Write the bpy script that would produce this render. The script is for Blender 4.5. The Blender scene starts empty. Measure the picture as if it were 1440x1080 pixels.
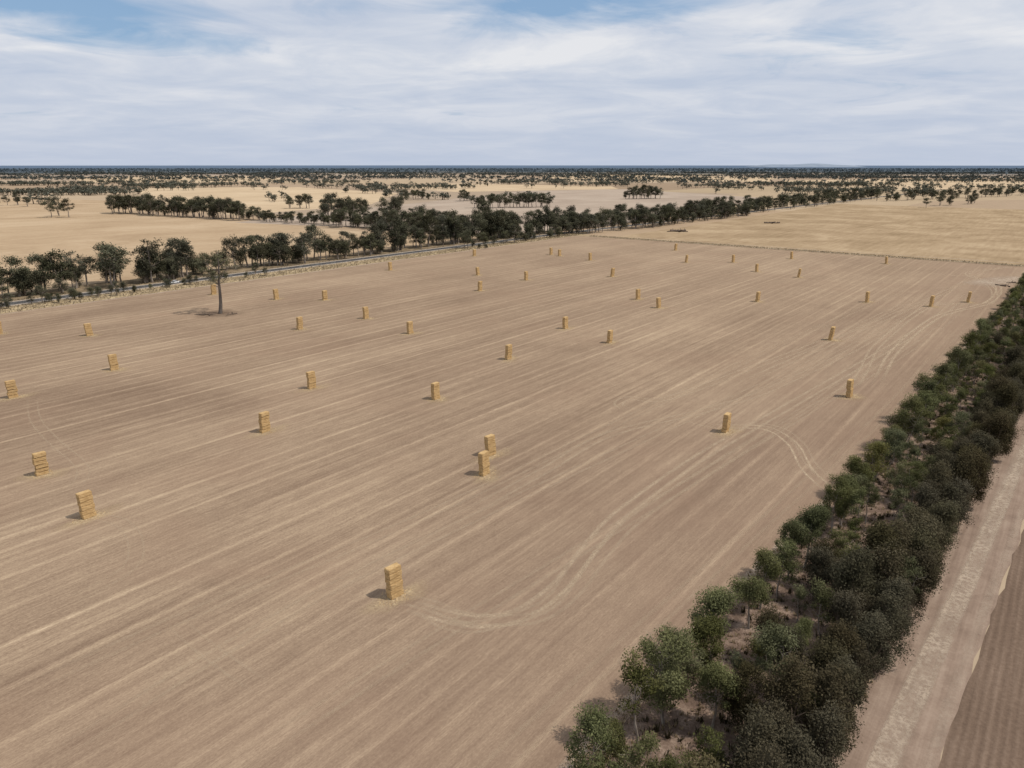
import bpy, math, random
import numpy as np
from mathutils import Vector
R = random.Random(7)
NR = np.random.default_rng(11)
AZ = math.radians(38.2)
DU = np.array([math.sin(AZ), math.cos(AZ)]); DS = np.array([math.cos(AZ), -math.sin(AZ)])
CAMH = 60.0; PITCH = math.radians(17.15); FPX = 998.0
scene = bpy.context.scene

# ---- pixel helper: image pixels cast through the camera model -> world ground coordinates
def G(px, py):
    x = (px-720)/FPX; v = (540-py)/FPX
    t = CAMH/(math.sin(PITCH)-v*math.cos(PITCH))
    return np.array([t*x, t*(math.cos(PITCH)+v*math.sin(PITCH))])
def W2L(p): return np.array([p[0]*DS[0]+p[1]*DS[1], p[0]*DU[0]+p[1]*DU[1]])
def L2W(s, u): return np.array([s*DS[0]+u*DU[0], s*DS[1]+u*DU[1]])

# ---------------- materials -----------------
class NT:
    def __init__(s, name):
        s.m = bpy.data.materials.new(name); s.m.use_nodes = True
        s.t = s.m.node_tree; s.n = s.t.nodes; s.n.clear()
        s.out = s.n.new('ShaderNodeOutputMaterial')
    def new(s, typ, **kw):
        nd = s.n.new(typ)
        for k, v in kw.items(): setattr(nd, k, v)
        return nd
    def link(s, a, b): s.t.links.new(a, b)
    def setin(s, inp, v):
        if isinstance(v, bpy.types.NodeSocket): s.link(v, inp)
        else: inp.default_value = v
    def math(s, op, a, b=0.0, c=0.0, clamp=False):
        nd = s.new('ShaderNodeMath', operation=op, use_clamp=clamp)
        s.setin(nd.inputs[0], a); s.setin(nd.inputs[1], b); s.setin(nd.inputs[2], c)
        return nd.outputs[0]
    def coord(s, kind='Object'):
        return s.new('ShaderNodeTexCoord').outputs[kind]
    def pos(s): return s.new('ShaderNodeNewGeometry').outputs['Position']
    def mapping(s, vec, scale=(1,1,1), loc=(0,0,0), rot=(0,0,0)):
        nd = s.new('ShaderNodeMapping'); s.link(vec, nd.inputs[0])
        nd.inputs['Location'].default_value = loc; nd.inputs['Rotation'].default_value = rot; nd.inputs['Scale'].default_value = scale
        return nd.outputs[0]
    def noise(s, vec, scale=1.0, detail=3.0, rough=0.5, dist=0.0):
        nd = s.new('ShaderNodeTexNoise'); s.link(vec, nd.inputs['Vector'])
        nd.inputs['Scale'].default_value = scale; nd.inputs['Detail'].default_value = detail
        nd.inputs['Roughness'].default_value = rough; nd.inputs['Distortion'].default_value = dist
        return nd.outputs['Fac']
    def mr(s, v, a, b, c=0.0, d=1.0):
        nd = s.new('ShaderNodeMapRange'); s.setin(nd.inputs[0], v)
        for i, q in enumerate((a, b, c, d)): nd.inputs[i+1].default_value = q
        return nd.outputs[0]
    def ramp(s, v, stops):
        nd = s.new('ShaderNodeValToRGB'); s.setin(nd.inputs[0], v)
        e = nd.color_ramp.elements
        while len(e) < len(stops): e.new(0.5)
        for el, (p, c) in zip(e, stops):
            el.position = p; el.color = (c[0], c[1], c[2], 1)
        return nd.outputs[0]
    def mix(s, f, a, b, bt='MIX'):
        nd = s.new('ShaderNodeMix', data_type='RGBA', blend_type=bt)
        s.setin(nd.inputs[0], f)
        s.setin(nd.inputs[6], a if not isinstance(a, tuple) else (*a, 1)[:4])
        s.setin(nd.inputs[7], b if not isinstance(b, tuple) else (*b, 1)[:4])
        return nd.outputs[2]
    def attr(s, name):
        return s.new('ShaderNodeAttribute', attribute_name=name).outputs['Fac']
    def bsdf(s, col, rough=0.95, bump=None, bstr=0.3, bdist=0.1, spec=0.1):
        p = s.new('ShaderNodeBsdfPrincipled') if spec > .1 else s.new('ShaderNodeBsdfDiffuse')
        s.setin(p.inputs[0], col if not isinstance(col, tuple) else (*col, 1)[:4])
        if spec > .1:
            p.inputs['Roughness'].default_value = rough; p.inputs['Specular IOR Level'].default_value = spec
        if bump is not None:
            b = s.new('ShaderNodeBump'); s.link(bump, b.inputs['Height'])
            b.inputs['Strength'].default_value = bstr; b.inputs['Distance'].default_value = bdist
            s.link(b.outputs[0], p.inputs['Normal'])
        return p.outputs[0]
    def done(s, sh, alpha=None):
        if alpha is not None:
            t = s.new('ShaderNodeBsdfTransparent'); mx = s.new('ShaderNodeMixShader')
            s.setin(mx.inputs[0], alpha); s.link(t.outputs[0], mx.inputs[1]); s.link(sh, mx.inputs[2]); sh = mx.outputs[0]
        s.link(sh, s.out.inputs[0]); return s.m

def stubble_mat():
    m = NT('stubble'); c = m.coord()
    big = m.noise(m.mapping(c, (0.06, 0.005, 1)), 1, 3, .5)
    rows = m.noise(m.mapping(c, (1.1, 0.02, 1), (3, 9, 0)), 1, 5, .72)
    fine = m.noise(m.mapping(c, (5.5, 0.5, 1)), 1, 3, .75)
    patch = m.noise(c, .014, 4, .55, .5)
    clod = m.noise(m.mapping(c, (.55, .16, 1), (1, 4, 0)), 1, 4, .7)
    grain = m.noise(m.mapping(c, (4.2, 2.2, 1)), 1, 4, .85)
    sep = m.new('ShaderNodeSeparateXYZ'); m.link(c, sep.inputs[0])
    wob = m.noise(m.mapping(c, (0.02, 0.005, 1)), 1, 2)
    base = m.math('ADD', m.math('ADD', sep.outputs[0], m.math('MULTIPLY', wob, 1.6)), m.math('MULTIPLY', clod, .6))
    def comb(period, lo, hi, off):
        f = m.math('FRACT', m.math('ADD', m.math('MULTIPLY', base, 1/period), off))
        return m.mr(m.math('ABSOLUTE', m.math('SUBTRACT', f, .5)), lo, hi, 1, 0)
    l1 = comb(9.2, .01, .09, .3); l2 = comb(4.6, .01, .20, .1); l3 = comb(18.4, .02, .2, .7)
    modn = m.mr(m.noise(m.mapping(c, (0.16, 0.012, 1), (7, 2, 0)), 1, 3), .36, .64)
    v = m.math('MULTIPLY', m.math('SUBTRACT', big, .5), .35)
    for n, w in ((rows, .66), (fine, .42), (patch, .55), (grain, .85), (clod, .36)):
        v = m.math('ADD', v, m.math('MULTIPLY', m.math('SUBTRACT', n, .5), w))
    ln = m.math('ADD', m.math('MULTIPLY', l1, .11), m.math('ADD', m.math('MULTIPLY', l2, .11), m.math('MULTIPLY', l3, .06)))
    ln = m.math('MULTIPLY', ln, m.mr(fine, .3, .6, .35, 1.25))
    v = m.math('ADD', v, m.math('MULTIPLY', ln, m.math('ADD', modn, .22)))
    v = m.math('ADD', v, .365, clamp=True)
    col = m.ramp(v, [(0, (.118, .076, .051)), (.25, (.190, .131, .090)), (.46, (.272, .196, .133)), (.70, (.385, .288, .194)), (1, (.53, .412, .285))])
    red = m.mr(m.noise(c, .03, 3, .5, 1), .48, .75, 0, .35)
    col = m.mix(red, col, (.24, .158, .108))
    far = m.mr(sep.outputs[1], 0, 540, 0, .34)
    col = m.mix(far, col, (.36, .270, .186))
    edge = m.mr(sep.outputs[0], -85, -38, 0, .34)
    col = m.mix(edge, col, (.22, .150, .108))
    return m.done(m.bsdf(col))

def plough_mat():
    m = NT('ploughed_soil'); c = m.coord()
    rows = m.noise(m.mapping(c, (1.6, 0.05, 1)), 1, 3, .6)
    sep = m.new('ShaderNodeSeparateXYZ'); m.link(c, sep.inputs[0])
    wv = m.math('SINE', m.math('MULTIPLY', sep.outputs[0], 2*math.pi/.9))
    g = m.noise(c, 1.8, 6, .8); p = m.noise(c, .05, 4)
    v = m.math('ADD', m.math('MULTIPLY', rows, .32), m.math('MULTIPLY', g, .6))
    v = m.math('ADD', v, m.math('MULTIPLY', wv, .04))
    v = m.math('ADD', v, m.math('MULTIPLY', p, .3))
    col = m.ramp(v, [(.36, (.085, .058, .042)), (.6, (.150, .104, .075)), (.85, (.235, .17, .125))])
    return m.done(m.bsdf(col, bump=m.math('ADD', m.math('MULTIPLY', wv, .25), g), bstr=.6, bdist=.12))

def dirt_mat(name, cols, sc=.25, streak=None):
    m = NT(name); c = m.coord()
    a = m.noise(c, sc, 5, .6, .4); b = m.noise(c, sc*9, 5, .75)
    v = m.math('ADD', m.math('MULTIPLY', a, .55), m.math('MULTIPLY', b, .45))
    if streak:
        v = m.math('ADD', m.math('MULTIPLY', v, .6), m.math('MULTIPLY', m.noise(m.mapping(c, streak), 1, 3, .6), .4))
    col = m.ramp(v, [(.36, cols[0]), (.5, cols[1]), (.64, cols[2])])
    return m.done(m.bsdf(col))

def soft_mat(name, cols, strength=.6, sc=1.5, lo=.3, hi=.62, big=.35):
    m = NT(name); c = m.coord()
    n = m.noise(c, sc, 5, .75); n2 = m.noise(c, sc*.12, 3, .6)
    col = m.ramp(n, [(.3, cols[0]), (.7, cols[1])])
    f = m.attr('fade')
    a = m.math('MULTIPLY', m.math('MULTIPLY', f, m.mr(n, lo, hi, .15, 1)), m.mr(n2, .3, .6, big, 1))
    a = m.math('MULTIPLY', a, strength, clamp=True)
    return m.done(m.bsdf(col), a)

def paddock_mat(name, c0, c1, c2, sc=.012):
    m = NT(name); c = m.coord()
    a = m.noise(c, sc, 5, .6, .6); b = m.noise(m.mapping(c, (sc*14, sc*1.2, 1)), 1, 4, .6); g = m.noise(c, sc*20, 4, .7)
    v = m.math('ADD', m.math('MULTIPLY', a, .5), m.math('ADD', m.math('MULTIPLY', b, .28), m.math('MULTIPLY', g, .22)))
    col = m.ramp(v, [(.36, c0), (.5, c1), (.64, c2)])
    return m.done(m.bsdf(col))

def ground_mat():
    m = NT('plain_ground'); c = m.coord()
    vo = m.new('ShaderNodeTexVoronoi', distance='CHEBYCHEV', feature='F1')
    m.link(m.mapping(c, (1/620, 1/900, 1)), vo.inputs['Vector']); vo.inputs['Scale'].default_value = 1; vo.inputs['Randomness'].default_value = .75
    sepc = m.new('ShaderNodeSeparateColor'); m.link(vo.outputs['Color'], sepc.inputs[0])
    cell = m.ramp(sepc.outputs[0], [(0, (.25, .185, .13)), (.3, (.38, .275, .18)), (.55, (.31, .245, .19)), (.8, (.45, .345, .23)), (1, (.32, .25, .16))])
    n = m.noise(c, .004, 6, .65, .5)
    col = m.mix(m.mr(n, .3, .7, 0, .4), cell, (.30, .225, .15))
    n2 = m.noise(c, .05, 4, .7)
    col = m.mix(m.mr(n2, .3, .8, 0, .35), col, (.22, .165, .11))
    P = m.pos(); ln = m.new('ShaderNodeVectorMath', operation='LENGTH'); m.link(P, ln.inputs[0])
    col = m.mix(m.mr(ln.outputs['Value'], 2000, 8000, 0, .35), col, (.34, .30, .27))  # aerial haze painted into the ground colour, growing with distance from origin
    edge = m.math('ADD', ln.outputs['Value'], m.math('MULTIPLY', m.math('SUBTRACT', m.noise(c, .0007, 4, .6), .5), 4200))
    hazed_wood = m.ramp(m.mr(ln.outputs['Value'], 3500, 22000), [(0, (.062, .068, .062)), (.25, (.070, .086, .098)), (1, (.100, .138, .195))])  # woodland turns bluer with distance: haze painted into its base colour
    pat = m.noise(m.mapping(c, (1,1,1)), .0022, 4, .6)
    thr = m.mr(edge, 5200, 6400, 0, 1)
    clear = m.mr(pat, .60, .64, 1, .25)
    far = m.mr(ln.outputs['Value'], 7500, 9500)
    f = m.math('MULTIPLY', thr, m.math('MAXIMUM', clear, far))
    col = m.mix(f, col, hazed_wood)
    return m.done(m.bsdf(col))

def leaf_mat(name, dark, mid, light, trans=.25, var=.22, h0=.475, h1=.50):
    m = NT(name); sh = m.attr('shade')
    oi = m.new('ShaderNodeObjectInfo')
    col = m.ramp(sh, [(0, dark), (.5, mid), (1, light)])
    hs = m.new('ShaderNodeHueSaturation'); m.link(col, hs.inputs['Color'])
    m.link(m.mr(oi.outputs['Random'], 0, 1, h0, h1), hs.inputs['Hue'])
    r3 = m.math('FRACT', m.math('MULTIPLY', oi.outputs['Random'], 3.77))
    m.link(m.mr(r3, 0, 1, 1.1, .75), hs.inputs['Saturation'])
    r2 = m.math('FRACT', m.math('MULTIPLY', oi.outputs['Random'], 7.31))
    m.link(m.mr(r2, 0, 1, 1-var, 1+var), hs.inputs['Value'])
    d = m.new('ShaderNodeBsdfDiffuse'); m.link(hs.outputs[0], d.inputs[0])
    if not trans: return m.done(d.outputs[0])
    t = m.new('ShaderNodeBsdfTranslucent'); m.link(hs.outputs[0], t.inputs[0])
    m1 = m.new('ShaderNodeMixShader'); m1.inputs[0].default_value = trans; m.link(d.outputs[0], m1.inputs[1]); m.link(t.outputs[0], m1.inputs[2])
    return m.done(m1.outputs[0])

def bark_mat(name, a, b):
    m = NT(name); c = m.coord()
    n = m.noise(m.mapping(c, (3, 3, .6)), 1, 4, .7)
    return m.done(m.bsdf(m.ramp(n, [(.3, a), (.7, b)])))

def flat_mat(name, col, rough=.6, spec=.3):
    m = NT(name); n = m.noise(m.coord(), 4, 3)
    cc = m.mix(m.mr(n, .3, .7, 0, .25), tuple(col), tuple(x*.8 for x in col))
    return m.done(m.bsdf(cc, rough, spec=spec))

M_STUB = stubble_mat(); M_PLOUGH = plough_mat(); M_GROUND = ground_mat()
M_LEAF_G = leaf_mat('eucalypt_leaves', (.050, .055, .021), (.095, .102, .040), (.150, .157, .068), .22, .26)
M_LEAF_O = leaf_mat('olive_leaves', (.040, .033, .018), (.068, .057, .031), (.098, .083, .048), .15, .2, .49, .515)
M_LEAF_Y = leaf_mat('yellow_green_leaves', (.090, .088, .026), (.150, .145, .048), (.205, .195, .078), .22)
M_LEAF_M = leaf_mat('gum_leaves', (.048, .049, .030), (.084, .085, .051), (.135, .133, .082), .12, .3)
M_LEAF_F = leaf_mat('distant_leaves_hazed', (.058, .062, .047), (.084, .088, .067), (.120, .123, .094), 0)  # leaf colours shifted bluer to paint in distance haze
M_BARK = bark_mat('bark_brown', (.09, .065, .05), (.2, .155, .12))
M_BARKG = bark_mat('bark_grey', (.15, .12, .10), (.36, .31, .26))
M_DRYG = leaf_mat('dry_grass_blades', (.20, .15, .09), (.33, .255, .155), (.45, .36, .235), .2, .1, .5, .5)

# ---------------- mesh helpers -----------------
def qmesh(name, V, F, mats, mi=None, shade=None, attrs=None, smooth=None):
    V = np.asarray(V, np.float32); F = np.asarray(F, np.int32)
    me = bpy.data.meshes.new(name)
    me.vertices.add(len(V)); me.vertices.foreach_set('co', V.ravel())
    me.loops.add(F.size); me.loops.foreach_set('vertex_index', F.ravel())
    me.polygons.add(len(F)); me.polygons.foreach_set('loop_start', np.arange(0, F.size, 4, dtype=np.int32))
    for mm in mats: me.materials.append(mm)
    if mi is not None: me.polygons.foreach_set('material_index', np.asarray(mi, np.int32))
    if smooth is not None: me.polygons.foreach_set('use_smooth', np.asarray(smooth, bool))
    me.update(calc_edges=True)
    if shade is not None:
        a = me.attributes.new('shade', 'FLOAT', 'FACE'); a.data.foreach_set('value', np.asarray(shade, np.float32))
    for k, v in (attrs or {}).items():
        a = me.attributes.new(k, 'FLOAT', 'POINT'); a.data.foreach_set('value', np.asarray(v, np.float32))
    return me
def addobj(name, data, loc=(0, 0, 0), rot=(0, 0, 0), sc=(1, 1, 1), parent=None):
    o = bpy.data.objects.new(name, data); scene.collection.objects.link(o)
    o.location = loc; o.rotation_euler = rot; o.scale = sc
    if parent: o.parent = parent
    return o
FARM_ROT = (0, 0, -AZ)   # farm frame: local x = across the rows, local y = along the rows

def tube(P, Rr, k=6):
    P = np.asarray(P, float); n = len(P); T = np.gradient(P, axis=0); V = []
    for i in range(n):
        t = T[i]/(np.linalg.norm(T[i])+1e-9)
        a = np.cross(t, [0.3, .9, .1] if abs(t[1]) < .8 else [1, 0, 0.1]); a /= np.linalg.norm(a); b = np.cross(t, a)
        for j in range(k):
            th = 2*math.pi*j/k; V.append(P[i]+Rr[i]*(math.cos(th)*a+math.sin(th)*b))
    F = [[i*k+j, i*k+(j+1) % k, (i+1)*k+(j+1) % k, (i+1)*k+j] for i in range(n-1) for j in range(k)]
    return np.array(V), np.array(F)

def leaf_quads(C, size, rng, aspect=.5, up=.35):
    n = len(C)
    nrm = rng.normal(size=(n, 3)); nrm[:, 2] = np.abs(nrm[:, 2])+up; nrm /= np.linalg.norm(nrm, axis=1)[:, None]
    a = rng.normal(size=(n, 3)); a[:, 2] -= .3; a -= nrm*np.sum(a*nrm, 1)[:, None]; a /= np.linalg.norm(a, axis=1)[:, None]
    b = np.cross(nrm, a); L = size*rng.uniform(.6, 1.3, n)[:, None]
    V = np.stack([C-a*L*.5, C+b*L*aspect*.5, C+a*L*.5, C-b*L*aspect*.5], 1).reshape(-1, 3)
    return V, np.arange(4*n).reshape(n, 4)

class Acc:
    def __init__(s): s.V = []; s.F = []; s.M = []; s.S = []; s.n = 0
    def add(s, V, F, m, sh=.5):
        s.V.append(V); s.F.append(F+s.n); s.n += len(V)
        s.M.append(np.full(len(F), m)); s.S.append(np.full(len(F), sh) if np.isscalar(sh) else sh)
    def arr(s): return np.concatenate(s.V), np.concatenate(s.F), np.concatenate(s.M), np.concatenate(s.S)

def gen_tree(seed, H, cb, rad, nl, nc, leaves, lsize, tr, cr, lean=.06, stems=1, flat=.7, k=6, asp=.5, top=.8, up=.45):
    rng = np.random.default_rng(seed); A = Acc(); limbpts = []
    for st in range(stems):
        az = rng.uniform(0, 6.28); ln = lean if stems == 1 else lean+.14
        zt = np.linspace(0, H*top, 7); wand = np.cumsum(rng.normal(0, H*.012, (7, 2)), 0); wand[0] = 0
        tp = np.stack([zt*ln*math.cos(az)+wand[:, 0], zt*ln*math.sin(az)+wand[:, 1], zt], 1)
        rr = tr*np.array([1.25, 1, .85, .7, .52, .36, .15])/(1 if stems == 1 else 1.3)
        V, F = tube(tp, rr, k+2); A.add(V, F, 0)
        for i in range(nl):
            f = rng.uniform(max(cb/H*.8, .18), .72)
            p0 = np.array([np.interp(f*H, zt, tp[:, q]) for q in range(3)])
            a2 = i*2.4+rng.uniform(-.5, .5); rl = rad*rng.uniform(.45, .85)
            p3 = p0+np.array([math.cos(a2)*rl, math.sin(a2)*rl, rl*rng.uniform(.35, 1.1)]); p3[2] = min(p3[2], H*.9)
            p1 = p0+(p3-p0)*.35+rng.normal(0, rad*.06, 3); p2 = p0+(p3-p0)*.7+rng.normal(0, rad*.07, 3)+[0, 0, rad*.05]
            r0 = tr*rng.uniform(.28, .5)*(1-f*.5)
            V, F = tube([p0, p1, p2, p3], [r0, r0*.75, r0*.5, r0*.2], k); A.add(V, F, 0)
            limbpts += [p1, p2, p3]
        limbpts += [tp[5], tp[6], tp[4]]
    L = np.array(limbpts); ctr = L.mean(0)
    for c in range(nc):
        t = rng.uniform(0.04, 1)**.8; z = cb+(H-cb)*t*.95
        env = rad*(max(4*t*(1-t), .02)**.42)*(1 if t < .5 else (1-.25*(t-.5)))
        a = rng.uniform(0, 6.28); r = env*math.sqrt(rng.uniform(.05, 1))*rng.uniform(.7, 1.2)
        p = np.array([ctr[0]*.6+math.cos(a)*r, ctr[1]*.6+math.sin(a)*r, z])
        j = np.argmin(np.linalg.norm(L-p, axis=1)); q = L[j]
        p = q+(p-q)*rng.uniform(.6, 1.0)
        V, F = tube([q, (p+q)/2+[0, 0, .05*rad], p], [tr*.12, tr*.08, tr*.03], 4); A.add(V, F, 0)
        cc = cr*rng.uniform(.5, 1.4); n = int(leaves/nc*(cc/cr)**2)+3
        d = rng.normal(size=(n, 3)); d /= np.linalg.norm(d, axis=1)[:, None]
        rad_ = rng.uniform(0, 1, n)**.5
        el = np.array([rng.uniform(.7, 1.3), rng.uniform(.7, 1.3), flat*rng.uniform(.75, 1.3)])
        X = d*rad_[:, None]*cc*el
        X += rng.normal(0, cc*.15, X.shape)
        V, F = leaf_quads(p+X, lsize, rng, asp, up)
        cs = rng.uniform(.2, .8)
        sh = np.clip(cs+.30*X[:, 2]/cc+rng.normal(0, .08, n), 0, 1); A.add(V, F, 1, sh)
    return A.arr()

def tree_mesh(name, arr, bark, leaf):
    V, F, M, S = arr
    return qmesh(name, V, F, [bark, leaf], M, S, smooth=(M == 0))

# near plantation trees
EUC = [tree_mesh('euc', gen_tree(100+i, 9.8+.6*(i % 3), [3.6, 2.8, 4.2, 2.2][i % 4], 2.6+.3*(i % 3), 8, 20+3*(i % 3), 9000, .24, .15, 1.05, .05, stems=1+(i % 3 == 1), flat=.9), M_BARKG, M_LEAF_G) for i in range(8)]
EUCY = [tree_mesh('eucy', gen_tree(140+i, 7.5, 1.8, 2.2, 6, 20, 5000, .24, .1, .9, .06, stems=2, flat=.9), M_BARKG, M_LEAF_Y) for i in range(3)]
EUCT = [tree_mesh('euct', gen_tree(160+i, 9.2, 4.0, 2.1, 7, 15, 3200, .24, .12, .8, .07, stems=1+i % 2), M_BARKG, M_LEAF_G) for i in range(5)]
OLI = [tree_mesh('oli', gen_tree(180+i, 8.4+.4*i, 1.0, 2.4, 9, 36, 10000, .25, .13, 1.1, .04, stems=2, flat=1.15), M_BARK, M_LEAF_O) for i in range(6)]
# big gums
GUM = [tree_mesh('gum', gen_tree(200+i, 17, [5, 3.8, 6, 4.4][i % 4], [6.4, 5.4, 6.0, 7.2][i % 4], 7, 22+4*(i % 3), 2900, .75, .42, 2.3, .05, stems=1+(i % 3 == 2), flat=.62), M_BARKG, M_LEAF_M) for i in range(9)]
BSH = [tree_mesh('bushy', gen_tree(240+i, 10, 1.2, 4.4, 7, 24, 2400, .65, .25, 2.0, .05, stems=2, flat=.8), M_BARK, M_LEAF_M) for i in range(4)]

# --------------- sheets -----------------
SHX = [-60, 50, 120, 200, 300, 400, 520]; SHY = [-1, 0, 3.6, 7.0, 8.6, 11, 13]
_g = np.arange(-120, 600, 5.0); _k = np.ones(13)/13; _sm = np.convolve(np.pad(np.interp(_g, SHX, SHY), 6, mode='edge'), _k, 'valid')
def shift(u): return np.interp(u, _g, _sm)
def sheet(name, mat, s0, s1, u0, u1, z, jit=0.0, step=8.0, driftf=None, shl=0, shr=0):
    nu = max(2, int((u1-u0)/step)+1); us = np.linspace(u0, u1, nu)
    L = np.full(nu, s0, float)+NR.normal(0, jit, nu); Rr = np.full(nu, s1, float)+NR.normal(0, jit, nu)
    if driftf is not None: d = driftf(us); L += d; Rr += d
    L += shift(us)*shl; Rr += shift(us)*shr
    V = []
    for i in range(nu): V += [(L[i], us[i], z), (Rr[i], us[i], z)]
    F = [[i*2, i*2+1, i*2+3, i*2+2] for i in range(nu-1)]
    return addobj(name, qmesh(name, V, F, [mat]), rot=FARM_ROT)
def poly(name, mat, pix, z):
    pts = [W2L(G(*p)) for p in pix]
    me = bpy.data.meshes.new(name); me.from_pydata([(p[0], p[1], z) for p in pts], [], [list(range(len(pts)))])
    me.materials.append(mat); me.update(); return addobj(name, me, rot=FARM_ROT)

S = 90000
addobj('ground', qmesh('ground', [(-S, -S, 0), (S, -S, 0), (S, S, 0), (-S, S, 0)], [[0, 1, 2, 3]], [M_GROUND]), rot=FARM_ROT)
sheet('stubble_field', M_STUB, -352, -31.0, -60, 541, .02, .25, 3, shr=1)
sheet('ploughed_field', M_PLOUGH, -2.9, 260, -60, 520, .02, .12, 3, shl=1)
M_PAD1 = paddock_mat('dry_pasture', (.30, .212, .132), (.38, .278, .178), (.45, .343, .23))
M_PAD2 = paddock_mat('fallow_grey', (.28, .22, .17), (.345, .275, .215), (.40, .33, .26), .008)
M_PAD3 = paddock_mat('pale_straw', (.38, .285, .185), (.46, .35, .23), (.53, .42, .285), .008)
M_PAD4 = paddock_mat('golden_pasture', (.225, .160, .095), (.31, .225, .139), (.41, .31, .20), .02)
M_BELT = dirt_mat('belt_soil', ((.085, .058, .044), (.165, .115, .086), (.32, .238, .18)), .35)
M_PINK = dirt_mat('lane_soil', ((.17, .12, .09), (.245, .178, .134), (.325, .247, .188)), .3, streak=(1.2, .04, 1))
sheet('farm_lane_verge', M_PINK, -12.0, -2.9, -60, 520, .016, .2, 4, shl=1, shr=1)
sheet('shelter_belt_soil', M_BELT, -31.0, -12.0, -60, 520, .012, .0, 4, shl=1, shr=1)
sheet('pasture', M_PAD1, -1500, -384, -300, 447, .024, 1, 20)
sheet('grass_verge', dirt_mat('verge_grass', ((.21, .155, .09), (.36, .275, .165), (.47, .37, .235)), .15), -384, -352, -300, 560, .012, .5, 6)
sheet('tree_litter', dirt_mat('roadside_litter', ((.12, .09, .06), (.22, .165, .105), (.34, .26, .165)), .12), -404, -382, -300, 560, .027, 1.2, 7)
sheet('pasture', M_PAD4, -318, 900, 549, 1250, .03, 1, 20)
sheet('pasture', dirt_mat('boundary_grass', ((.20, .155, .09), (.31, .235, .145), (.41, .32, .21)), .2), -352, 900, 541, 549, .015, .6, 6)
poly('pasture', M_PAD2, [(330, 313), (560, 322), (700, 330), (850, 318), (1000, 296), (1085, 279), (880, 266), (740, 268), (610, 283), (520, 292)], .06)
poly('pasture', M_PAD3, [(190, 264), (420, 263), (560, 272), (520, 288), (330, 303), (210, 284)], .05)
poly('pasture', M_PAD3, [(520, 262), (640, 258), (860, 262), (870, 266), (640, 270)], .10)
poly('pasture', M_PAD1, [(0, 278), (190, 283), (300, 300), (160, 297), (0, 292)], .05)
poly('pasture', M_PAD3, [(760, 247), (900, 245), (1090, 250), (1080, 256), (800, 255)], .2)
poly('pasture', M_PAD3, [(1100, 254), (1290, 251), (1440, 256), (1440, 262), (1290, 268), (1120, 262)], .2)
poly('pasture', M_PAD3, [(100, 250), (330, 247), (420, 252), (300, 257), (120, 257)], .2)

# soft overlays on the ground
M_STRAWG = soft_mat('loose_straw', ((.40, .29, .17), (.58, .45, .28)), .9, 2.2)
M_TRACK = soft_mat('wheel_track_dust', ((.40, .30, .205), (.55, .43, .30)), .95, 3.0, .30, .56, .45)
M_PALE = soft_mat('pale_dust', ((.40, .31, .23), (.54, .44, .34)), .95, 1.6, .34, .56, .35)
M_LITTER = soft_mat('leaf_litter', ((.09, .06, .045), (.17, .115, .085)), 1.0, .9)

def catmull(P, n=14):
    P = [np.array(p, float) for p in P]; P = [2*P[0]-P[1]]+P+[2*P[-1]-P[-2]]; out = []
    for i in range(1, len(P)-2):
        for t in np.linspace(0, 1, n, endpoint=False):
            a, b, c, d = P[i-1:i+3]
            out.append(.5*((2*b)+(c-a)*t+(2*a-5*b+4*c-d)*t*t+(3*b-a-3*c+d)*t**3))
    out.append(P[-2]); return np.array(out)
def ribbon(acc, pts, offs, width, z, amp=1.0, endfade=True, n=14):
    C = catmull(pts, n); T = np.gradient(C, axis=0); T /= np.linalg.norm(T, axis=1)[:, None]; N = np.stack([T[:, 1], -T[:, 0]], 1)
    n = len(C)
    for o in offs:
        prof = [(-1, 0), (-.5, .8), (0, 1), (.5, .8), (1, 0)]; base = len(acc['V'])
        for i in range(n):
            e = min(1, i/8, (n-1-i)/8) if endfade else 1
            for q, f in prof:
                p = C[i]+N[i]*(o+q*width/2); acc['V'].append((p[0], p[1], z)); acc['f'].append(f*e*amp)
        for i in range(n-1):
            for j in range(4):
                acc['F'].append([base+i*5+j, base+i*5+j+1, base+(i+1)*5+j+1, base+(i+1)*5+j])
zt = [.028]
def track(pix, spread=2.1, width=.75, amp=1.0):
    acc = dict(V=[], F=[], f=[])
    zt[0] += .0015
    ribbon(acc, [W2L(G(*p)) for p in pix], (-spread/2, spread/2), width, zt[0], amp)
    addobj('wheel_track', qmesh('wheel_track', acc['V'], acc['F'], [M_TRACK], attrs={'fade': acc['f']}), rot=FARM_ROT)
track([(572, 850), (625, 866), (680, 874), (735, 862), (790, 822), (835, 765), (880, 718), (990, 640), (1120, 565), (1290, 465), (1372, 405)], 2.4, 1.2, .72)
track([(560, 842), (600, 850), (650, 868), (700, 872), (760, 866), (808, 830), (850, 775), (905, 722), (1020, 648), (1150, 570), (1310, 470), (1385, 402)], 2.2, .9, .5)
track([(590, 858), (640, 880), (690, 878), (770, 850), (810, 800)], 2.2, .8, .5)
track([(1030, 600), (1080, 603), (1115, 625), (1135, 660), (1172, 695)], 2.2, .8, .95)
track([(965, 590), (1010, 600), (1085, 600), (1122, 622), (1142, 655), (1185, 690)], 2.2, .7, .5)
track([(640, 730), (760, 665), (860, 610), (1000, 575), (1100, 540), (1240, 470), (1345, 405)], 2.2, 1.0, .6)
track([(880, 575), (870, 568), (885, 560), (940, 560), (1050, 520), (1180, 470), (1330, 400)], 2.2, .9, .65)
track([(1200, 545), (1215, 520), (1240, 480), (1310, 430), (1385, 428), (1398, 410), (1375, 392), (1345, 388), (1300, 384)], 2.2, 1.1, .75)
track([(1230, 545), (1262, 490), (1320, 445), (1390, 425), (1402, 402), (1360, 385), (1400, 378), (1438, 374)], 2.2, 1.3, .9)
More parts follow.
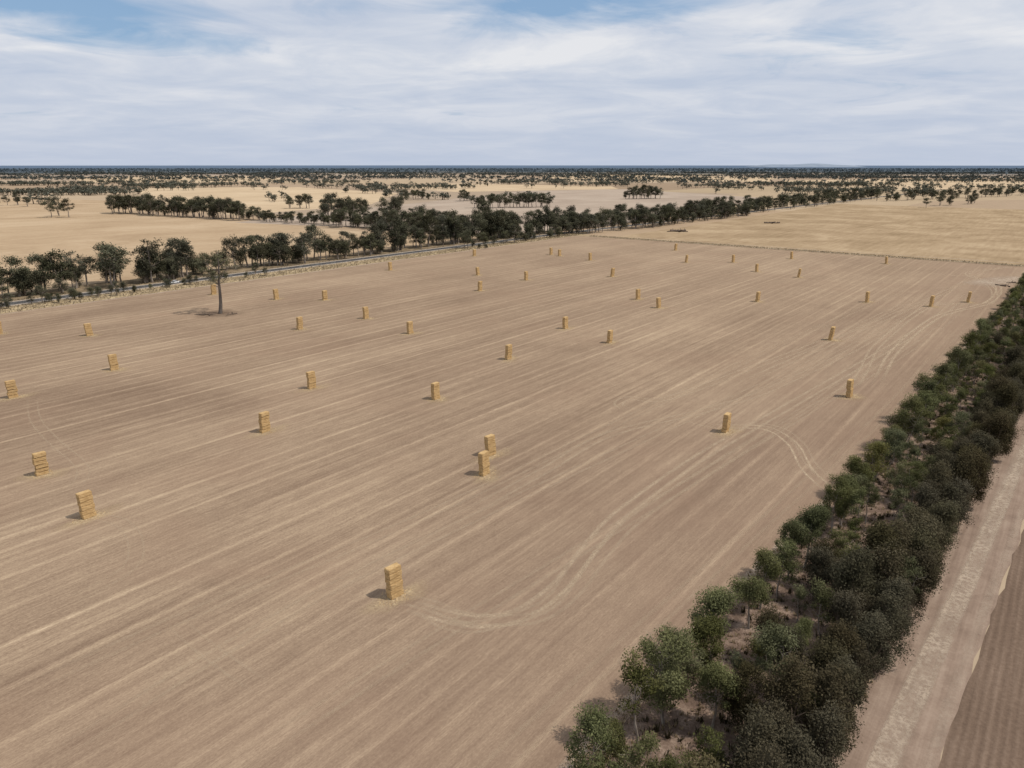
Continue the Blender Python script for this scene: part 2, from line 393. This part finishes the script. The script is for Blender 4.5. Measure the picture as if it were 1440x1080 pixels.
track([(1030, 545), (1130, 500), (1230, 455), (1330, 410), (1400, 375)], 2.2, 1.1, .65)
track([(45, 560), (50, 590), (75, 620), (110, 650), (117, 668), (100, 690)], 2.2, .6, .45)
track([(135, 727), (170, 735), (190, 760), (180, 800), (90, 850)], 2.2, .6, .4)
track([(240, 870), (300, 920), (380, 975)], 2.2, .6, .4)
track([(60, 1075), (330, 905), (560, 780), (900, 620), (1180, 490), (1340, 405)], 2.2, .9, .45)
track([(330, 1078), (600, 905), (830, 765), (1030, 640), (1200, 530), (1360, 415)], 2.2, .9, .4)
track([(0, 985), (300, 850), (620, 715), (900, 580), (1130, 470), (1300, 395)], 2.2, .9, .4)
def lstrip(name, mat, s, w, u0, u1, z, amp=1., wob=.3):
    us = np.arange(u0, u1, 14.0); ph = R.uniform(0, 6)
    pts = [(s+float(shift(u))+wob*math.sin(u*.03+ph)+R.uniform(-wob, wob)*.5, u) for u in us]
    acc = dict(V=[], F=[], f=[]); ribbon(acc, pts, (0,), w, z, amp, n=5)
    return addobj(name, qmesh(name, acc['V'], acc['F'], [mat], attrs={'fade': acc['f']}), rot=FARM_ROT)
lstrip('dirt_track', M_PALE, -7.9, .9, -50, 515, .030, 1.1, .3)
lstrip('dirt_track', M_PALE, -6.6, 1.0, -50, 515, .031, .9, .3)
lstrip('dirt_track', M_PALE, -7.2, 3.4, -50, 515, .033, .75, .3)
lstrip('dirt_track', M_PALE, -3.6, 1.6, -50, 515, .036, .4)
lstrip('field_edge_dust', M_PALE, -32.0, 1.8, -50, 535, .041, .7, .5)
lstrip('field_edge_dust', M_TRACK, -36.5, 1.0, -50, 535, .043, .3, .4)
lstrip('field_edge_dust', M_TRACK, -38.8, 1.0, -50, 535, .045, .3, .4)
lstrip('field_edge_dust', M_LITTER, -30.3, 2.6, -50, 535, .047, .7, .6)
def strip(name, mat, pts, w, z, amp):
    acc = dict(V=[], F=[], f=[]); ribbon(acc, pts, (0,), w, z, amp)
    addobj(name, qmesh(name, acc['V'], acc['F'], [mat], attrs={'fade': acc['f']}), rot=FARM_ROT)
strip('field_edge_dust', M_PALE, [(-350, 20), (-350.5, 200), (-349.5, 400), (-350, 538)], 2.4, .041, .9)
strip('dirt_track', M_PALE, [(-348, 545.5), (-250, 544.5), (-120, 545), (0, 546), (300, 545), (700, 545)], 4, .05, 1.4)
strip('dirt_track', M_PALE, [(-350, 557), (-250, 556), (-120, 557), (0, 562), (300, 560), (700, 560)], 3, .05, 1.0)
strip('boundary_weeds', M_LITTER, [(-350, 540), (-250, 540), (-120, 540), (0, 540.5), (300, 540)], 2.2, .053, 1.2)
strip('bare_dirt_corner', M_PALE, [W2L(G(*p)) for p in [(1370, 402), (1400, 396), (1435, 392), (1480, 398)]], 22, .057, .9)

# highway
def drift(u): return np.where(u > 541, (u-541)*.05, 0.0)
M_ASPH = dirt_mat('asphalt', ((.055, .053, .052), (.075, .072, .07), (.10, .096, .092)), .5)
M_GRAV = dirt_mat('gravel', ((.26, .21, .165), (.34, .28, .22), (.42, .35, .28)), .5)
M_WHITE = flat_mat('road_paint', (.75, .75, .72))
sheet('gravel_shoulder', M_GRAV, -381.5, -368.5, -300, 2600, .032, .25, 8, driftf=drift)
sheet('highway', M_ASPH, -379, -371, -300, 2600, .045, 0, 20, driftf=drift)
Vm = []; Fm = []
def mark(s, w, u0, u1):
    b = len(Vm); d0 = float(drift(np.array(u0))); d1 = float(drift(np.array(u1)))
    Vm.extend([(s-w/2+d0, u0, .05), (s+w/2+d0, u0, .05), (s+w/2+d1, u1, .05), (s-w/2+d1, u1, .05)]); Fm.append([b, b+1, b+2, b+3])
for s_ in (-378.6, -371.4):
    for u in range(-300, 1500, 20): mark(s_, .13, u, u+20)
for u in range(-300, 1500, 12): mark(-375, .13, u, u+4)
addobj('road_markings', qmesh('road_markings', Vm, Fm, [M_WHITE]), rot=FARM_ROT)

# ---------------- hay bale stacks -----------------
def straw_mat():
    m = NT('straw_bale'); c = m.coord()
    a = m.noise(m.mapping(c, (2, 2, 14)), 1.5, 4, .7); b = m.noise(c, 9, 4, .75); g = m.noise(c, 1.3, 2)
    v = m.math('ADD', m.math('MULTIPLY', a, .4), m.math('ADD', m.math('MULTIPLY', b, .35), m.math('MULTIPLY', g, .25)))
    col = m.ramp(v, [(.34, (.28, .175, .078)), (.5, (.47, .315, .152)), (.66, (.61, .45, .245))])
    return m.done(m.bsdf(col, bump=b, bstr=.7, bdist=.06))
M_STRAW = straw_mat()
import bmesh
def stack_mesh(seed):
    rg = random.Random(seed); bm = bmesh.new(); nlay = 6 if seed % 4 else 5; hh = .80 if nlay == 6 else .9; z = 0
    lean = rg.uniform(-.02, .02)
    for i in range(nlay):
        b2 = bmesh.new(); bmesh.ops.create_cube(b2, size=1)
        bmesh.ops.scale(b2, vec=(1.15, 2.25, hh-.02), verts=b2.verts)
        bmesh.ops.bevel(b2, geom=list(b2.edges), offset=.07, segments=2, affect='EDGES')
        bmesh.ops.subdivide_edges(b2, edges=[e for e in b2.edges if e.calc_length() > .5], cuts=5, use_grid_fill=True)
        for v in b2.verts:
            wv = math.cos(v.co.y/2.2*2*math.pi*6)*.012
            v.co.x *= 1+wv; v.co.z *= 1+wv*.6
            v.co += Vector((rg.uniform(-1, 1), rg.uniform(-1, 1), rg.uniform(-.6, .6)))*.022
        a = rg.uniform(-.04, .04); dx = rg.uniform(-.08, .08)+lean*i*3; dy = rg.uniform(-.12, .12)
        ca, sa = math.cos(a), math.sin(a); mp = {}
        for v in b2.verts:
            mp[v] = bm.verts.new((v.co.x*ca-v.co.y*sa+dx, v.co.x*sa+v.co.y*ca+dy, v.co.z+z+hh/2))
        for f in b2.faces:
            try: bm.faces.new([mp[v] for v in f.verts])
            except ValueError: pass
        z += hh; b2.free()
    for q in range(160):
        th = rg.uniform(0, 6.28); r = rg.uniform(.8, 2.4)
        p = Vector((math.cos(th)*r*.9, math.sin(th)*r*1.2, 0)); d = Vector((rg.uniform(-1, 1), rg.uniform(-1, 1), rg.uniform(.05, .4)))*.22
        w = Vector((-d.y, d.x, 0))*.35
        bm.faces.new([bm.verts.new(p-d*.2-w), bm.verts.new(p-d*.2+w), bm.verts.new(p+d+w*.3), bm.verts.new(p+d-w*.3)])
    me = bpy.data.meshes.new('hay_bale_stack'); bm.to_mesh(me); bm.free(); me.materials.append(M_STRAW); return me
STK = [stack_mesh(i) for i in range(9)]
PX = [(556,838),(125,727),(60,667),(681,667),(690,640),(373,607),(19,559),(439,546),(613,561),(1020,607),(1194,558),(1168,478),(161,520),(126,472),(-1,470),(422,463),(515,448),(577,469),(457,422),(389,421),(301,414),(549,380),(672,387),(675,409),(715,505),(740,394),(795,462),(857,482),(830,366),(861,389),(897,421),(926,433),(950,352),(965,369),(1031,369),(1064,382),(1065,424),(1113,364),(1123,390),(1219,425),(1246,371),(1309,431),(1361,425),(775,358),(787,360),(667,360)]
Vp = []; Fp = []; fp = []
for i, p in enumerate(PX):
    w = G(*p)
    addobj('hay_bale_stack', STK[i % 9 if i else 1], (w[0], w[1], .022), (0, 0, -AZ+R.uniform(-.14, .14)))
    l = W2L(w); b = len(Vp); rng_ = [0, 1.5, 2.6, 4.2]; fr = [1.2, 1.0, .5, 0]; n = 20; ph = R.uniform(0, 6)
    zz = .0600+.0002*i
    for k, rr in enumerate(rng_):
        for j in range(n):
            th = 2*math.pi*j/n; q = rr*(1+.3*math.sin(2*th+ph)+.15*math.sin(5*th+ph))
            Vp.append((l[0]+.6+q*math.cos(th)*.75, l[1]+q*math.sin(th)*1.25, zz)); fp.append(fr[k])
    for k in range(3):
        for j in range(n): Fp.append([b+k*n+j, b+(k+1)*n+j, b+(k+1)*n+(j+1) % n, b+k*n+(j+1) % n])
addobj('loose_straw', qmesh('loose_straw', Vp, Fp, [M_STRAWG], attrs={'fade': fp}), rot=FARM_ROT)

# ---------------- shelter belt -----------------
def plant(meshes, w, sc, name, tilt=.03):
    me = R.choice(meshes); k = R.uniform(.9, 1.1)
    addobj(name, me, (w[0], w[1], 0), (R.uniform(-tilt, tilt), R.uniform(-tilt, tilt), R.uniform(0, 6.28)), (sc*k, sc*k*R.uniform(.92, 1.08), sc*R.uniform(.95, 1.12)))
rows = [(-27.8, 4.5, 'L'), (-23.2, 5.2, 'M'), (-19.4, 5.6, 'N'), (-15.6, 4.6, 'R'), (-12.6, 3.6, 'R')]
for s0, sp, kind in rows:
    u = 16+R.uniform(0, 3)
    while u < 440:
        if R.random() > {'L': .08, 'M': .18, 'N': .28, 'R': .05}[kind]:
            w = L2W(s0+float(shift(u))+R.uniform(-.9, .9), u)
            if kind == 'L':
                q = R.random(); ms, nm = (EUC, 'eucalyptus_tree') if q < .70 else ((EUCY, 'wattle_tree') if q < .82 else (EUCT, 'eucalyptus_tree'))
                sc = R.uniform(.72, 1.18)
            elif kind in 'MN':
                q = R.random(); ms, nm = (EUCT, 'eucalyptus_tree') if q < .58 else ((EUC, 'eucalyptus_tree') if q < .76 else ((EUCY, 'wattle_tree') if q < .9 else (OLI, 'casuarina_tree')))
                sc = R.uniform(.66, 1.0)
            else:
                ms, nm = (OLI, 'casuarina_tree') if R.random() < .93 else (EUCT, 'eucalyptus_tree'); sc = R.uniform(.78, 1.18)
            if u > 280: sc *= .86
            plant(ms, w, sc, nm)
        u += sp*R.uniform(.72, 1.35)
def tufts(name, areas, mat, h=.5, blades=9, sh=False):
    C = []
    for (s0, s1, u0, u1, n) in areas:
        s = NR.uniform(s0, s1, n); u = NR.uniform(u0, u1, n)
        if sh: s = s+shift(u)
        C.append(np.stack([s, u], 1))
    C = np.concatenate(C); n = len(C); C = np.repeat(C, blades, 0)
    hh = np.repeat(NR.uniform(.35, 1.0, n)**1.5, blades)*h*NR.uniform(.6, 1.1, n*blades)
    th = NR.uniform(0, 6.28, n*blades); lean = NR.uniform(.1, .7, n*blades)*hh; w = hh*.12+.015
    bx = C[:, 0]+NR.normal(0, .18*h, n*blades); by = C[:, 1]+NR.normal(0, .18*h, n*blades)
    dx, dy = np.cos(th), np.sin(th)
    V = np.stack([np.stack([bx-dy*w, by+dx*w, 0*bx], 1), np.stack([bx+dy*w, by-dx*w, 0*bx], 1),
                  np.stack([bx+dx*lean+dy*w*.3, by+dy*lean-dx*w*.3, hh], 1), np.stack([bx+dx*lean-dy*w*.3, by+dy*lean+dx*w*.3, hh], 1)], 1).reshape(-1, 3)
    F = np.arange(4*n*blades).reshape(-1, 4)
    addobj(name, qmesh(name, V, F, [mat], shade=NR.uniform(0, 1, len(F))), rot=FARM_ROT)
tufts('dry_grass', [(-32, -11.5, 20, 200, 4200), (-32, -11.5, 200, 440, 2500), (-33, -30.5, 20, 400, 1500)], M_DRYG, .55, 9, True)
tufts('verge_grass_tufts', [(-384, -381, 0, 560, 2500), (-368, -352, 0, 560, 9000), (-340, 250, 541.5, 549, 6000)], M_DRYG, .8, 6)
tufts('green_undergrowth', [(-30, -12, 20, 260, 1200)], M_LEAF_O, .9, 14, True)

# ---------------- highway belt & gums -----------------
def gum_row(n, s0, s1, u0, u1, h0, h1, bush=.3, name='gum_tree', dr=True):
    for i in range(n):
        u = R.uniform(u0, u1) if i % 2 else u0+(u1-u0)*(i+.5)/n; s = R.uniform(s0, s1)+(float(drift(np.array(u))) if dr else 0)
        w = L2W(s, u)
        if R.random() < bush: plant(BSH, w, R.uniform(.6, 1.05)*(h0+h1)/2/15, 'acacia_tree')
        else: plant(GUM, w, (h0+(h1-h0)*R.random()**1.3)/17, name)
gum_row(190, -403, -384, 40, 545, 11, 22, .35)
gum_row(12, -395, -385, 330, 500, 20, 25, 0)
gum_row(40, -368, -358, 60, 235, 5, 9, .8)
gum_row(24, -366, -357, 400, 545, 8, 14, .5)
gum_row(85, -400, -384, 545, 900, 12, 21, .3)
gum_row(85, -364, -343, 600, 900, 12, 20, .3)
gum_row(125, -400, -350, 900, 1500, 12, 20, .3)
def clump(x0, y0, x1, y1, n, h0, h1, dep=14, bush=.15, name='gum_tree'):
    for i in range(n):
        t = (i+R.uniform(.1, .9))/n; w = G(x0+(x1-x0)*t, y0+(y1-y0)*t)+np.array([0, R.uniform(-dep, dep)])
        if R.random() < bush: plant(BSH, w, R.uniform(.8, 1.2)*(h0+h1)/2/15, 'acacia_tree')
        else: plant(GUM, w, R.uniform(h0, h1)/17, name)
clump(158, 299, 345, 309, 62, 15, 24)
clump(340, 309, 480, 317, 44, 9, 15, bush=.5)
clump(470, 318, 725, 334, 80, 11, 20, bush=.3)
clump(62, 305, 106, 305, 3, 20, 23); clump(0, 289, 26, 289, 4, 15, 19); clump(38, 290, 54, 290, 2, 13, 16)
clump(402, 293, 440, 293, 6, 16, 21); clump(452, 303, 512, 312, 12, 20, 27); clump(532, 308, 570, 309, 5, 22, 27)
clump(575, 312, 640, 320, 10, 13, 19)
clump(566, 281, 604, 281, 6, 16, 20); clump(643, 283, 660, 283, 3, 16, 20); clump(665, 293, 775, 291, 24, 15, 21)
clump(676, 318, 690, 318, 2, 22, 27, 4)
clump(744, 336, 748, 336, 1, 17, 18, 2); clump(768, 327, 850, 328, 22, 14, 20)
clump(880, 280, 928, 279, 14, 18, 24); clump(660, 262, 690, 262, 5, 12, 16)
clump(1300, 292, 1308, 292, 1, 12, 14, 3); clump(1322, 290, 1345, 289, 4, 14, 18); clump(1354, 287, 1376, 286, 4, 14, 18)
clump(1235, 283, 1440, 275, 38, 13, 18); clump(1385, 274, 1440, 274, 12, 10, 14)
clump(670, 350, 690, 350, 2, 4, 6, 3, 1.0)

# tall lone gum standing in the stubble
V, F, M_, S_ = gen_tree(915, 27, 13.0, 8.6, 14, 30, 1900, .6, .66, 1.6, .0, flat=.7, top=.93)
w = G(310, 441)
addobj('lone_gum_tree', tree_mesh('lone_gum', (V, F, M_, S_), bark_mat('bark_dead', (.07, .058, .05), (.16, .135, .115)), M_LEAF_M), (w[0], w[1], 0))
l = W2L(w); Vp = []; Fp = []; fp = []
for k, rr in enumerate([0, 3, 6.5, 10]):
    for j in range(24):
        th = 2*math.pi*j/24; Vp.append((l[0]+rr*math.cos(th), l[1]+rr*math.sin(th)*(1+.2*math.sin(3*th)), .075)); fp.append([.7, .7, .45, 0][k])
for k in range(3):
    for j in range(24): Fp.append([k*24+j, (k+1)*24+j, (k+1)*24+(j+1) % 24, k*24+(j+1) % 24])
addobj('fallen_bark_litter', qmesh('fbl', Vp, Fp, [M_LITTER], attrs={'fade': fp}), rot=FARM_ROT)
def log_obj(w, L, r, n, seed):
    rg = np.random.default_rng(seed); A = Acc()
    for i in range(n):
        a = rg.uniform(0, 6.28); d = np.array([math.cos(a), math.sin(a), .05]); c = np.array([rg.normal(0, L*.25), rg.normal(0, L*.25), r*.8])
        P = [c-d*L*.5*k + rg.normal(0, .1, 3)*[1, 1, .3] for k in (-1, -.3, .3, 1)]
        V, F = tube(P, [r, r*.8, r*.6, r*.25], 6); A.add(V, F, 0)
        for q in range(3):
            b = P[1+q % 3]; e = b+np.array([rg.normal(0, L*.15), rg.normal(0, L*.15), abs(rg.normal(0, L*.12))])
            V, F = tube([b, (b+e)/2, e], [r*.4, r*.3, r*.1], 5); A.add(V, F, 0)
    V, F, M, S_ = A.arr(); addobj('fallen_branch', qmesh('fallen_branch', V, F, [M_BARK], M, S_), (w[0], w[1], 0))
log_obj(G(290, 443), 5, .25, 4, 1); log_obj(G(322, 443), 4, .2, 3, 2)
log_obj(G(955, 326), 11, .9, 6, 3); log_obj(G(1086, 314), 9, .8, 4, 4); log_obj(G(1412, 402), 5, .3, 4, 5); log_obj(G(1428, 398), 5, .3, 4, 6)

# ---------------- distant trees (merged masses) -----------------
def far_variant(seed, q, ls):
    rng = np.random.default_rng(seed); A = Acc()
    V, F = tube([(0, 0, 0), (.2, .1, 4), (.3, 0, 9)], [.5, .4, .2], 4); A.add(V, F, 0)
    nb = 6
    for b in range(nb):
        c = np.array([rng.normal(0, 2.6), rng.normal(0, 2.6), rng.uniform(5, 12)]); n = q//nb
        d = rng.normal(size=(n, 3)); d /= np.linalg.norm(d, axis=1)[:, None]; X = d*rng.uniform(.4, 1, n)[:, None]*np.array([3.2, 3.2, 2.3])
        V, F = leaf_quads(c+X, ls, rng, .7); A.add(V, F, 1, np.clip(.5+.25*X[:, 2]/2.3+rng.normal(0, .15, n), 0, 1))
    return A.arr()
FV = [far_variant(300+i, 100, 2.2) for i in range(5)]; FV2 = [far_variant(320+i, 30, 4.6) for i in range(4)]
def mass(name, pts, variants, hs, leafm):
    A = Acc()
    for (x, y), h in zip(pts, hs):
        V, F, M, S_ = variants[R.randrange(len(variants))]; a = R.uniform(0, 6.28); k = h/14.
        wx = k*R.uniform(.9, 1.5)
        ca, sa = math.cos(a), math.sin(a)
        V2 = np.stack([(V[:, 0]*ca-V[:, 1]*sa)*wx+x, (V[:, 0]*sa+V[:, 1]*ca)*wx+y, V[:, 2]*k], 1)
        dv = R.uniform(-.25, .25); A.V.append(V2); A.F.append(F+A.n); A.n += len(V2); A.M.append(M); A.S.append(np.clip(S_+dv, 0, 1))
    V, F, M, S_ = A.arr()
    addobj(name, qmesh(name, V, F, [M_BARK, leafm], M, S_))
def wedge_ok(x, y, m=1.0): return y > 0 and abs(x) < y*1.0*m+80
pts = []
for i in range(30):
    cx = R.uniform(-2200, 2300); cy = R.uniform(1250, 2700); d = DU if R.random() < .2 else DS
    if R.random() < .4: d = np.array([1, R.uniform(-.1, .1)])
    L = R.uniform(120, 500); n = int(L/9)
    for k in range(n):
        t = R.uniform(-.5, .5)*L; pts.append((cx+d[0]*t+R.gauss(0, 5), cy+d[1]*t+R.gauss(0, 7)))
for i in range(70):
    cx = R.uniform(-2200, 2300); cy = R.uniform(1150, 2700)
    for k in range(R.randint(1, 9)): pts.append((cx+R.gauss(0, 26), cy+R.gauss(0, 20)))
def pixrow(x0, x1, y, n, dep=25, dy=0):
    for k in range(n):
        t = R.random(); w = G(x0+(x1-x0)*t, y+dy*t); pts.append((w[0]+R.gauss(0, 6), w[1]+R.gauss(0, dep)))
pixrow(-60, 190, 274, 170, 25); pixrow(80, 180, 270, 70); pixrow(180, 300, 264, 70); pixrow(290, 370, 262, 40); pixrow(500, 640, 266, 70)
pixrow(510, 560, 268, 20); pixrow(700, 800, 258, 60); pixrow(790, 880, 262, 40); pixrow(960, 1050, 264, 40); pixrow(1000, 1300, 262, 90, 40)
pixrow(1100, 1300, 272, 110, 40); pixrow(-40, 130, 261, 90); pixrow(380, 500, 258, 70); pixrow(870, 1000, 256, 60); pixrow(1290, 1500, 266, 70, 40)
pixrow(1250, 1500, 256, 100, 50)
pts = [p for p in pts if wedge_ok(*p)]
mass('distant_trees', pts, FV, [R.uniform(9, 17) for _ in pts], M_LEAF_F)
M_LEAF_FF = leaf_mat('far_woodland_leaves_hazed', (.062, .070, .062), (.084, .094, .083), (.114, .124, .108), 0)  # air haze over the far trees is mixed into these leaf colours
pts = []
for i in range(105):
    cy = 2500+3300*R.random()**.75; cx = R.uniform(-1, 1)*cy
    L = R.uniform(200, 1100); n = int(L/12*(.5+cy/4500)); d = np.array([1, R.uniform(-.06, .06)]) if R.random() < .8 else DS
    for k in range(n):
        t = R.uniform(-.5, .5)*L; pts.append((cx+d[0]*t, cy+d[1]*t+R.gauss(0, 18)))
for i in range(700):
    cy = 2300+3500*R.random(); pts.append((R.uniform(-1, 1)*cy, cy))
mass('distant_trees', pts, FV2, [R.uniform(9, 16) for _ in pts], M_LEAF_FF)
M_LEAF_3 = leaf_mat('horizon_woodland_leaves_hazed', (.070, .086, .098), (.088, .108, .124), (.105, .128, .148), 0)  # strongest blue haze tint, painted into the horizon leaf colours
pts = []
for i in range(4800):
    cy = 5700+5500*R.random(); pts.append((R.uniform(-1, 1)*cy, cy))
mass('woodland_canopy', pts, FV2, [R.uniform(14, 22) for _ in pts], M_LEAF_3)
V = []; F = []; n = 60
for i in range(n):
    t = i/(n-1); x = 7600+3000*t; h = 45+75*(math.sin(math.pi*t)**.8)*(.75+.25*math.sin(t*11+1))*(1-.3*t)
    if i in (0, n-1): h = 0
    V += [(x, 22000, 0), (x, 23000, h), (x, 24500, 0)]
for i in range(n-1):
    for j in range(2): F.append([i*3+j, (i+1)*3+j, (i+1)*3+j+1, i*3+j+1])
m = NT('hazy_hills'); mh = m.done(m.bsdf(m.ramp(m.noise(m.coord(), .003, 4), [(.3, (.19, .23, .29)), (.7, (.25, .29, .34))])))  # blue-grey of the hills is painted haze, held in the base colour
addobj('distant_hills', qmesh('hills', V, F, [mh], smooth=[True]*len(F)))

# ---------------- car -----------------
def build_car(w, yaw):
    root = addobj('white_car', None, (w[0], w[1], .047), (0, 0, yaw))
    paint = flat_mat('car_paint', (.78, .78, .77), .25, .5); glass = flat_mat('car_glass', (.02, .025, .03), .08, .6); tyre = flat_mat('tyre', (.02, .02, .02), .8); rimm = flat_mat('rim', (.5, .5, .52), .3)
    def prof(name, P, hw, mat, taper=1.0, x=0):
        bm = bmesh.new(); zs = [p[1] for p in P]; z0, z1 = min(zs), max(zs)
        a = [bm.verts.new((-hw*(1-(1-taper)*(z-z0)/(z1-z0)), y, z)) for y, z in P]; b = [bm.verts.new((hw*(1-(1-taper)*(z-z0)/(z1-z0)), y, z)) for y, z in P]
        bm.faces.new(a); bm.faces.new(b[::-1]); n = len(P)
        for i in range(n): bm.faces.new([a[i], b[i], b[(i+1) % n], a[(i+1) % n]])
        bmesh.ops.recalc_face_normals(bm, faces=bm.faces)
        if hw > .2: bmesh.ops.bevel(bm, geom=list(bm.edges), offset=.04, segments=2, affect='EDGES')
        me = bpy.data.meshes.new(name); bm.to_mesh(me); bm.free(); me.materials.append(mat); addobj(name, me, (x, 0, 0), parent=root)
    prof('body', [(-2.3, .3), (2.2, .3), (2.35, .5), (2.3, .78), (1.2, .95), (-2.1, 1.0), (-2.35, .9), (-2.38, .5)], .9, paint, .96)
    prof('windows', [(1.25, .93), (.45, 1.45), (-1.3, 1.47), (-2.1, .98)], .82, glass, .8)
    prof('roof', [(.5, 1.44), (.35, 1.52), (-1.25, 1.54), (-1.4, 1.46)], .67, paint, .95)
    for i, (x, y) in enumerate([(-.85, 1.4), (.85, 1.4), (-.85, -1.45), (.85, -1.45)]):
        for nm, r, wd, mt in (('wheel', .33, .22, tyre), ('rim', .2, .24, rimm)):
            bm = bmesh.new(); bmesh.ops.create_cone(bm, cap_ends=True, segments=20, radius1=r, radius2=r, depth=wd)
            me = bpy.data.meshes.new(nm); bm.to_mesh(me); bm.free(); me.materials.append(mt)
            addobj('%s_%d' % (nm, i+1), me, (x, y, .33), (0, math.pi/2, 0), parent=root)
    for x in (-.65, .65):
        prof('headlight', [(2.28, .6), (2.37, .6), (2.35, .72), (2.27, .72)], .12, rimm, x=x)
w0 = L2W(-373.2, float(W2L(G(243, 398))[1])); build_car(w0, -AZ+math.pi)

# ---------------- sky, sun, camera -----------------
SUN_EL = math.radians(57); SUN_AZ = math.radians(100)
world = bpy.data.worlds.new('World'); scene.world = world; world.use_nodes = True
nt = world.node_tree; nt.nodes.clear()
class WN(NT):
    def __init__(s): s.t = nt; s.n = nt.nodes; s.out = s.n.new('ShaderNodeOutputWorld')
w_ = WN()
sky = w_.new('ShaderNodeTexSky'); sky.sky_type = 'NISHITA'; sky.sun_disc = False; sky.sun_elevation = SUN_EL; sky.sun_rotation = SUN_AZ
sky.air_density = 1.0; sky.dust_density = 1.0; sky.ozone_density = 1.5
g = w_.coord('Generated'); sp = w_.new('ShaderNodeSeparateXYZ'); w_.link(g, sp.inputs[0])
zz = w_.math('ADD', w_.math('MAXIMUM', sp.outputs[2], 0.0), .10)
cb = w_.new('ShaderNodeCombineXYZ'); w_.link(w_.math('DIVIDE', sp.outputs[0], zz), cb.inputs[0]); w_.link(w_.math('DIVIDE', sp.outputs[1], zz), cb.inputs[1])
P = cb.outputs[0]
n1 = w_.noise(w_.mapping(P, (.55, .8, 1), (2.3, 4.1, 0), (0, 0, .5)), 1, 8, .55, .5)
n2 = w_.noise(w_.mapping(P, (1.6, 1.5, 1), (9, 1, 0), (0, 0, -.4)), 1, 9, .60, .8)
n3 = w_.noise(w_.mapping(P, (.7, .95, 1), (5, 7, 0), (0, 0, .3)), 1, 8, .56, .5)
cov = w_.math('ADD', w_.math('MULTIPLY', n1, .55), w_.math('MULTIPLY', n2, .45))
cov = w_.math('ADD', cov, .12)
cov = w_.math('ADD', cov, w_.mr(sp.outputs[2], .10, .16, .08, 0))
def gap(x, z, rx, rz, amp):
    dx = w_.math('DIVIDE', w_.math('SUBTRACT', sp.outputs[0], x), rx); dz = w_.math('DIVIDE', w_.math('SUBTRACT', sp.outputs[2], z), rz)
    r2 = w_.math('ADD', w_.math('MULTIPLY', dx, dx), w_.math('MULTIPLY', dz, dz))
    return w_.math('MULTIPLY', w_.mr(r2, 0, 1, 1, 0), amp)
for a in ((.07, .190, .20, .034, .24), (-.52, .175, .19, .035, .20), (-.40, .135, .15, .024, .22), (.0, .160, .12, .015, .06), (.5, .3, .4, .06, .1), (-.2, .34, .5, .06, .12)):
    cov = w_.math('SUBTRACT', cov, gap(*a))
f = w_.mr(cov, .38, .59, .0, .98)
bright = w_.math('ADD', w_.math('MULTIPLY', n3, .62), w_.math('MULTIPLY', n2, .38))
cc = w_.ramp(bright, [(.38, (5.2, 5.85, 7.05)), (.5, (6.4, 6.8, 7.6)), (.61, (7.9, 8.0, 8.3))])
hz = w_.mr(sp.outputs[2], 0.01, .12, 1, 0)
cc = w_.mix(w_.math('MULTIPLY', hz, .80), cc, (5.05, 5.65, 6.9))
blue = w_.mix(.6, sky.outputs[0], (2.7, 4.4, 6.8))
col = w_.mix(f, blue, cc)
bg = w_.new('ShaderNodeBackground'); w_.link(col, bg.inputs[0]); bg.inputs[1].default_value = .1
w_.link(bg.outputs[0], w_.out.inputs[0])

sd = bpy.data.lights.new('sun', 'SUN'); sd.energy = 3.4; sd.angle = math.radians(.53); sd.color = (1, .94, .86)
so = addobj('sun', sd, (0, 0, 200)); D = Vector((math.sin(SUN_AZ)*math.cos(SUN_EL), math.cos(SUN_AZ)*math.cos(SUN_EL), math.sin(SUN_EL)))
so.rotation_mode = 'QUATERNION'; so.rotation_quaternion = D.to_track_quat('Z', 'Y')
cd = bpy.data.cameras.new('camera'); cd.sensor_width = 36; cd.lens = FPX/1440*36; cd.clip_start = .5; cd.clip_end = 200000
co = addobj('camera', cd, (0, 0, CAMH), (math.pi/2-PITCH, 0, 0)); scene.camera = co
scene.view_settings.view_transform = 'Standard'; scene.view_settings.look = 'None'; scene.view_settings.exposure = 0
print('objects', len(bpy.data.objects))
